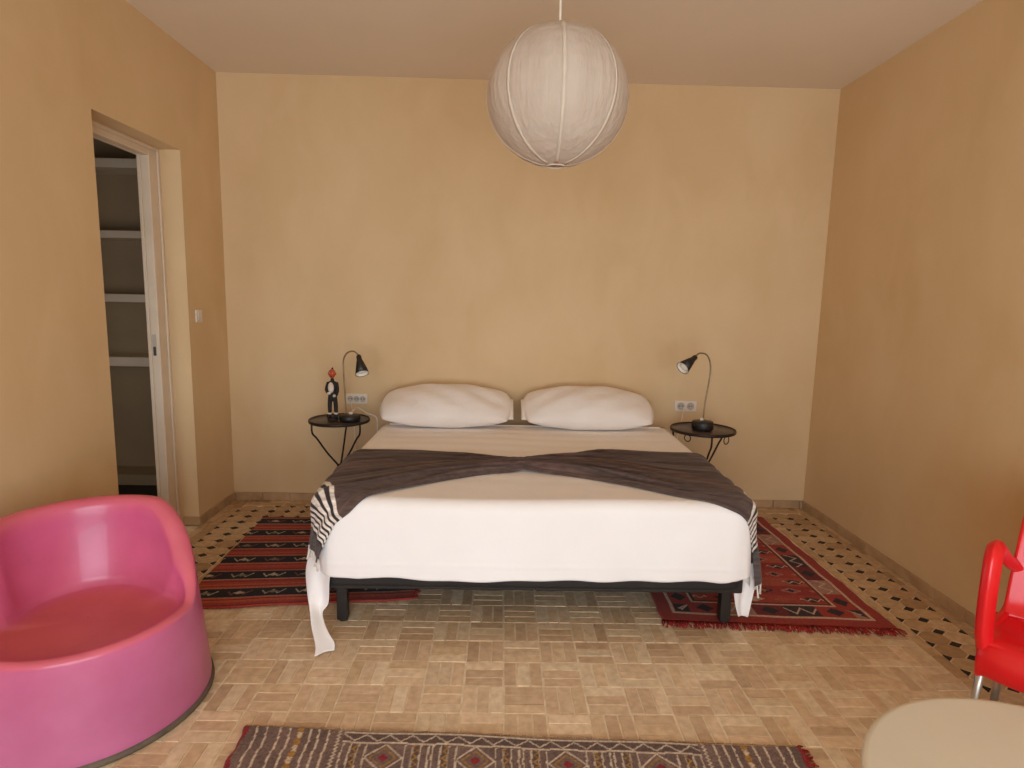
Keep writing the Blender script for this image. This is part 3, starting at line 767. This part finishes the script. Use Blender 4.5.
def col_left(x, y, W_, D_):
    C = np.zeros(x.shape+(3,))
    k = (y-.140+.0995)/.199; idx = np.floor(k).astype(int); fr_ = (k-idx-.5)*.199    # distance from dark-band centre
    reds = [L3((190, 90, 62)), L3((172, 70, 54)), L3((182, 82, 60)), L3((168, 66, 54))]
    for q in range(4): C[(idx % 4) == q] = reds[q]
    thin = (np.abs(np.abs(fr_)-.072) < .004); C[thin] = L3((120, 40, 36))
    line = (np.abs(np.abs(fr_)-.049) < .0028); C[line] = L3((196, 160, 132))
    dk = np.abs(fr_) < .045; C[dk] = L3((34, 28, 34))
    sh = (idx*.061)
    t = ((x+sh) % .165)-.0825
    hook = dk & (np.abs(t) < .058) & (np.abs(fr_-.020*(zig(t+.06, .058)*2-1)) < .0055); 
    cream = L3((206, 190, 168)); sage = L3((126, 122, 100)); rust = L3((150, 84, 66))
    n_ = np.floor((x+sh)/.165).astype(int)+idx
    C[hook & (n_ % 3 == 0)] = cream; C[hook & (n_ % 3 == 1)] = rust; C[hook & (n_ % 3 == 2)] = cream*.8
    core = dk & (np.abs(t)/.03+np.abs(fr_)/.016 < 1); C[core & (n_ % 2 == 0)] = sage; C[core & (n_ % 2 == 1)] = cream*.85
    return C*nz(x.shape)
rl, pl_ = rug('striped_kilim', [(-1.545, 2.705), (-.425, 2.835), (-.46, 3.97), (-1.60, 3.93)], (1.13, 1.22), col_left,
              'red kilim with black patterned stripes lying under the left side of the bed')
fringe(rl, (-.43, 2.845), (-.455, 3.95), (1, .1, 0), 90, .035, M['red_fringe'])
def col_right(x, y, W_, D_):
    C = np.zeros(x.shape+(3,)); C[:] = L3((166, 64, 52))
    e = np.minimum(np.minimum(x, W_-x), np.minimum(y, D_-y)); sidex = np.minimum(x, W_-x) < np.minimum(y, D_-y)
    al_ = np.where(sidex, y, x)
    cream = L3((214, 184, 160)); dark = L3((50, 36, 40)); rose = L3((190, 120, 104)); rust = L3((176, 84, 58))
    # field rows of stepped motifs
    fy_ = (y-.2)/.098; ry = np.floor(fy_).astype(int); ty = (fy_-ry-.5)*.098
    tx = ((x+.06*(ry % 2)) % .15)-.075; ix = np.floor((x+.06*(ry % 2))/.15).astype(int)
    base_ = [L3((172, 66, 50)), L3((156, 54, 46)), L3((184, 86, 62))]
    for q in range(3): C[(ry % 3) == q] = base_[q]
    st = np.round(np.abs(tx)/.01)*.01*.5+np.round(np.abs(ty)/.008)*.008
    dia = (st < .030); ring = (st < .030) & (st > .018)
    pal = [cream*.9, dark, rust, rose, dark*1.3, L3((186, 110, 74))]
    for q in range(6):
        m_ = ((ix*2+ry*3) % 6) == q; C[m_ & dia] = pal[q]; C[m_ & ring] = pal[(q+2) % 6] if q % 2 else pal[q]
    zz = (np.abs(ty-.012*(zig(tx, .05)*2-1)) < .0045) & (np.abs(tx) < .06) & (((ix+ry*2) % 4) == 1); C[zz] = cream
    # borders
    b = (e < .215); C[b] = L3((160, 58, 48))
    bb = (e > .085) & (e < .185); seg_ = np.floor(al_/.16).astype(int)
    for q, c_ in enumerate((L3((58, 40, 44)), L3((168, 60, 48)), L3((176, 132, 116)), L3((120, 40, 40)))): C[bb & (seg_ % 4 == q)] = c_
    ts = ((al_) % .16)-.08
    bz = bb & (np.abs((e-.135)-.026*(zig(al_, .08)*2-1)) < .007) ; C[bz & (seg_ % 2 == 0)] = cream*.95
    bd = bb & (np.abs(ts)/.045+np.abs(e-.135)/.04 < 1); C[bd & (seg_ % 2 == 1)] = dark; 
    ln_ = (np.abs(e-.074) < .0065) | (np.abs(e-.192) < .0065); C[ln_] = cream
    C[(np.abs(e-.205) < .005)] = dark
    return C*nz(x.shape)
rr_, pr_ = rug('patterned_rug', [(.79, 2.655), (1.885, 2.60), (1.872, 4.08), (.80, 4.10)], (1.1, 1.46), col_right,
              'red tribal rug with pale double border lines lying under the right side of the bed')
fringe(rr_, (.785, 2.66), (1.89, 2.605), (0, -1, 0), 260, .05, M['red_fringe'], r=.003)
fringe(rr_, (.79, 2.655), (1.885, 2.60), (0, -1, 0), 60, .04, M['pale_fringe'], r=.002)
def col_front(x, y, W_, D_):
    yb = D_-y    # distance from the back edge, seen in the picture
    C = np.zeros(x.shape+(3,)); C[:] = L3((124, 102, 94)); wv = .5+.5*np.sin(y*400+np.sin(x*9)*4)
    C *= (1+.18*(np.sin(x*31)*np.sin(y*17)))[..., None]
    cream = L3((216, 198, 176)); must = L3((178, 134, 66)); red_ = L3((150, 44, 50)); dk = L3((58, 44, 44))
    xc = x-W_/2
    jit = .0015*np.sin(y*70)+.001*np.sin(y*171)
    panel = np.abs(xc) < .60
    ends = ~panel
    for xx in (.05, .085, .13, .165, .235, .265, .298):
        for s in (-1, 1):
            X0 = s*(W_/2-xx); C[ends & (np.abs(xc-X0+jit) < .0034)] = cream
    for s in (-1, 1):
        X0 = s*(W_/2-.20); m_ = ends & (np.abs(xc-X0) < .013)
        q = np.floor(yb/.028).astype(int); C[m_ & (np.abs((xc-X0))/.013 < 1-zig(yb, .028)*.5)] = must; C[m_ & (q % 2 == 1) & (np.abs(np.abs(xc-X0)-.006*zig(yb, .014)) < .004)] = cream
        C[ends & (np.abs(np.abs(xc)-.615-.004*(zig(yb, .016)*2-1)) < .003)] = cream
    # panel: border line, zigzag, line, then vertical bars and diamonds
    l1 = panel & (np.abs(yb-.014-.0015*np.sin(x*40)) < .0045); l2 = panel & (np.abs(yb-.060-.0015*np.sin(x*33)) < .004)
    C[panel & (yb > .014) & (yb < .06)] = L3((104, 84, 78))
    z1 = panel & (np.abs(yb-(.022+.030*zig(x, .078))) < .0036); C[z1] = cream*.9; C[l1] = cream; C[l2] = cream
    inn = panel & (yb > .066)
    t = (xc % .30)-.15
    bars = inn & (np.abs(t) > .062) & (np.abs(((t+jit) % .026)-.013) < .0030); C[bars] = cream*.95
    dm = inn & (np.abs(t) < .062); rr3 = np.abs(t)/.062+np.abs(((yb-.066) % .12)-.06)/.06
    C[dm & (np.abs(rr3-1) < .07)] = cream; C[dm & (np.abs(rr3-.68) < .05)] = must*.9; C[dm & (rr3 < .3)] = red_
    hk = inn & (np.abs(np.abs(t)-.10) < .012); C[hk] = C[hk]*.7; C[inn & (np.abs(np.abs(t)-.10-.008*(zig(yb, .03)*2-1)) < .0035)] = must
    C[(x < .016+.008*np.sin(y*30)) | (W_-x < .018)] = red_
    C[yb < .006] = L3((120, 96, 78))
    return C*nz(x.shape, .2)
rf, pf_ = rug('flatweave_rug', [(-.845, 1.24), (1.03, 1.19), (1.045, 1.845), (-.872, 1.925)], (1.9, .68), col_front,
              'dark brown flatweave rug with thin cream lines and zigzags on the tiles before the bed')
fringe(rf, (1.03, 1.845), (1.02, 1.2), (1, .3, 0), 130, .035, M['red_fringe'], r=.0025)
fringe(rf, (-.872, 1.925), (1.045, 1.845), (0, 1, 0), 520, .010, M['pale_fringe'], r=.0014, name='edge_fuzz')

# ------------------------------------------------------------------ pink tub chair
PX, PY, PR = -1.487, 2.063, .394
pc = empty('tub_chair', (PX, PY, 0), 'large glossy pink plastic tub chair with rounded wraparound back', 'chair')
face = math.radians(-70)
NTH = 144; V = []; C = []
topc, lowc, seatc, edgec = L3((208, 94, 138)), L3((198, 112, 152)), L3((204, 100, 100)), L3((218, 106, 124))  # seat red is faded plastic plus some bounced light put into the colour
for i in range(NTH):
    th = 2*PI*i/NTH
    dlt = abs((th-face+PI) % (2*PI)-PI)           # angle from the facing direction
    left = math.sin(th-face) < 0
    k = float(sm(np.array(dlt), math.radians(74), math.radians(98 if left else 142)))
    hs = .372; h = hs+(.69-hs)*(k**.8)
    c, s = math.cos(th), math.sin(th)
    tr = .022+.016*min(1, k*3)                       # edge radius
    prof = []
    # outer wall
    for z in np.linspace(.012, h-tr, 22):
        r = PR*(1.0-.16*(z/.69))
        if z < .03: r -= .008*(1-z/.03)
        prof.append((r, z))
    ro = prof[-1][0]
    kk = min(1., k*2.5)
    for a in np.linspace(0, PI*(.62+.38*kk), 11)[1:]:
        prof.append((ro-tr+tr*math.cos(a), h-tr+tr*math.sin(a)))
    ri, zi = prof[-1]
    ze = min(zi-.004, .352)
    for q in range(1, 10):
        t = q/9; prof.append((ri-(.006+.034*kk)*t**1.5, zi+(ze-zi)*t))
    rb, zb_ = prof[-1]
    zc = .328
    for t in np.linspace(0, 1, 15)[1:]:
        r = rb*(1-t); z = zc+(zb_-zc)*(1-t)**2.4
        z += .0
        prof.append((max(r, .002), z))
    for j, (r, z) in enumerate(prof):
        V.append((PX+c*r, PY+s*r, z))
        if j < 22:
            w_ = sm(np.array(z), .1, .65); cc = lowc*(1-w_)+topc*w_
        elif j < 32: 
            w_ = 1-abs((j-26.5)/5.5)**2; cc = topc*(1-w_)+edgec*w_
        elif j < 41:
            w_ = (j-32)/9; cc = topc*(1-w_*.3)+seatc*w_*.3
        else:
            w_ = min(1, (j-40)/4); cc = (topc*.7+seatc*.3)*(1-w_)+seatc*w_
        C.append(cc)
npf = len(prof)
o = obj('shell', V, [q for q in grid_faces(NTH, npf, True)], M['pink'], pc, True, cols=np.array(C)); 
bm = bmesh.new(); bm.from_mesh(o.data); bmesh.ops.remove_doubles(bm, verts=bm.verts, dist=.0001); bmesh.ops.recalc_face_normals(bm, faces=bm.faces); bm.to_mesh(o.data); bm.free()
MB().lathe([(PR-.05, 0), (PR+.002, 0), (PR+.006, .006), (PR+.004, .02), (PR-.02, .024), (PR-.05, .024), (PR-.05, 0)], (PX, PY, 0), 96).build('foot_ring', M['pinkrim'], pc)

# ------------------------------------------------------------------ red armchair
C0 = np.array([1.575, 1.81]); e_ = np.array([.70, -.714]); b_ = np.array([.714, .70])
def RP(x, y, z): q = C0+e_*x+b_*y; return (q[0], q[1], z)
rc = empty('red_armchair', RP(.25, .22, 0), 'bright red plastic armchair with tubular metal legs at the right edge', 'chair')
SW = .50
prof = [(.016, .325), (.004, .345), (.000, .375), (.005, .402), (.020, .424), (.05, .437), (.09, .440), (.15, .436), (.21, .428), (.27, .424), (.32, .428), (.355, .444), (.378, .475), (.395, .52), (.41, .57), (.428, .64), (.45, .72), (.470, .78), (.482, .82), (.49, .845), (.498, .86)]
prof = [(p.x, p.y) for p in spline([(a, b, 0) for a, b in prof], 3)]
nu = 30; V = []
for i in range(len(prof)):
    y_, z_ = prof[i]
    back = float(sm(np.array(z_), .46, .9))*(y_ > .3); isb = y_ > .34
    for j in range(nu+1):
        u = -1+2*j/nu
        hw = SW/2*(1-.10*back-.0) if not isb else SW/2*(.86-.06*back)
        if z_ > .81 and isb: hw *= 1-.14*((z_-.81)/.05)**2
        yy = y_; zz = z_
        if isb: yy = y_-.045*abs(u)**2.2*(1-.3*back)
        else: zz = z_+.014*abs(u)**4*sm(np.array(y_), .05, .2)-.010*(1-u*u)*float(sm(np.array(y_), .08, .2)); 
        if y_ < .03 and not isb: yy = y_+.035*abs(u)**5
        # rolled side edges
        ed = max(0, abs(u)-.88)/.12
        if not isb: zz -= .022*ed**2
        V.append(RP(SW/2+hw*u, yy, float(zz)-.022))
o = obj('seat_shell', V, grid_faces(len(prof), nu+1), M['red'], rc); solid(o, .018, 0); subsurf(o, 1)
for sx in (0, 1):
    X0 = .012 if sx == 0 else SW-.012; inn = .03 if sx == 0 else -.03
    pts = spline([RP(X0+inn*.3, .055, .375), RP(X0, .045, .44), RP(X0-inn*.1, .04, .54), RP(X0-inn*.1, .042, .64), RP(X0-inn*.1, .060, .705), RP(X0-inn*.05, .10, .722),
                  RP(X0+inn*.2, .17, .695), RP(X0+inn*.6, .27, .635), RP(X0+inn*1.3, .40, .575)], 6)
    MB().tube(pts, 1, 16, flat=(.019, .023)).build('armrest', M['red'], rc)
    pts = spline([RP(X0+inn*.3, .06, .415), RP(X0+inn*.3, .11, .412), RP(X0+inn*.5, .22, .408), RP(X0+inn*1.1, .34, .42), RP(X0+inn*1.5, .392, .50), RP(X0+inn*1.5, .42, .60)], 6)
    MB().tube(pts, 1, 14, flat=(.015, .018)).build('side_rail', M['red'], rc)
for (x, y, dx, dy) in ((.022, .06, -.02, -.03), (SW-.045, .06, .02, -.03), (.06, .34, -.02, .05), (SW-.06, .34, .02, .05)):
    o = MB().tube([RP(x, y, .42), RP(x+dx*.5, y+dy*.5, .21), RP(x+dx, y+dy, .008)], .0125, 16).build('leg', M['steel'], rc)
    q = RP(x+dx, y+dy, 0); MB().lathe([(0, 0), (.014, 0), (.016, .004), (.0155, .022), (.0125, .026)], q, 18).build('foot_cap', M['black'], o)

# ------------------------------------------------------------------ cream table
TX, TY, TR, TZ = 1.235, 1.045, .432, .462
tb = empty('round_table', (TX, TY, 0), 'round cream plastic table in the lower right foreground', 'table')
MB().lathe([(0, TZ-.03), (TR-.02, TZ-.03), (TR-.004, TZ-.024), (TR, TZ-.014), (TR-.001, TZ-.005), (TR-.007, TZ+.0005), (TR-.016, TZ), (0, TZ)], (TX, TY, 0), 128).build('tabletop', M['tablew'], tb)
MB().lathe([(.0, TZ-.03), (.09, TZ-.03), (.06, TZ-.05), (.04, TZ-.12), (.034, .2), (.045, .08), (.09, .035), (0, .035)], (TX, TY, 0), 48).build('pedestal', M['tablew'], tb)
MB().lathe([(0, 0), (.235, 0), (.24, .006), (.235, .016), (.12, .03), (.05, .045), (0, .045)], (TX, TY, 0), 64).build('base', M['tablew'], tb)

# ------------------------------------------------------------------ daylight through the terrace opening
sc = bpy.context.scene
wd = bpy.data.worlds.new('daylight'); sc.world = wd; wd.use_nodes = True
bg = wd.node_tree.nodes['Background']
bg.inputs[0].default_value = (.84, .985, 1.09, 1); bg.inputs[1].default_value = 6.0
li = bpy.data.lights.new('opening_portal', 'AREA'); li.shape = 'RECTANGLE'; li.size = OX1-OX0; li.size_y = OZ1-OZ0; li.cycles.is_portal = True
lo = bpy.data.objects.new('opening_portal', li); COL.objects.link(lo); lo.location = ((OX0+OX1)/2, YF-T/2, (OZ0+OZ1)/2)
lo.rotation_euler = (math.radians(90), 0, 0)     # points into the room (+Y)
d = lo.matrix_world
sc.view_settings.view_transform = 'Standard'; sc.view_settings.look = 'None'; sc.view_settings.gamma = 1; sc.view_settings.exposure = 0
sc.view_settings.use_curve_mapping = False
sc.cycles.max_bounces = 10; sc.cycles.diffuse_bounces = 7; sc.cycles.glossy_bounces = 3
sc.cycles.use_denoising = True; sc.cycles.sample_clamp_indirect = 6
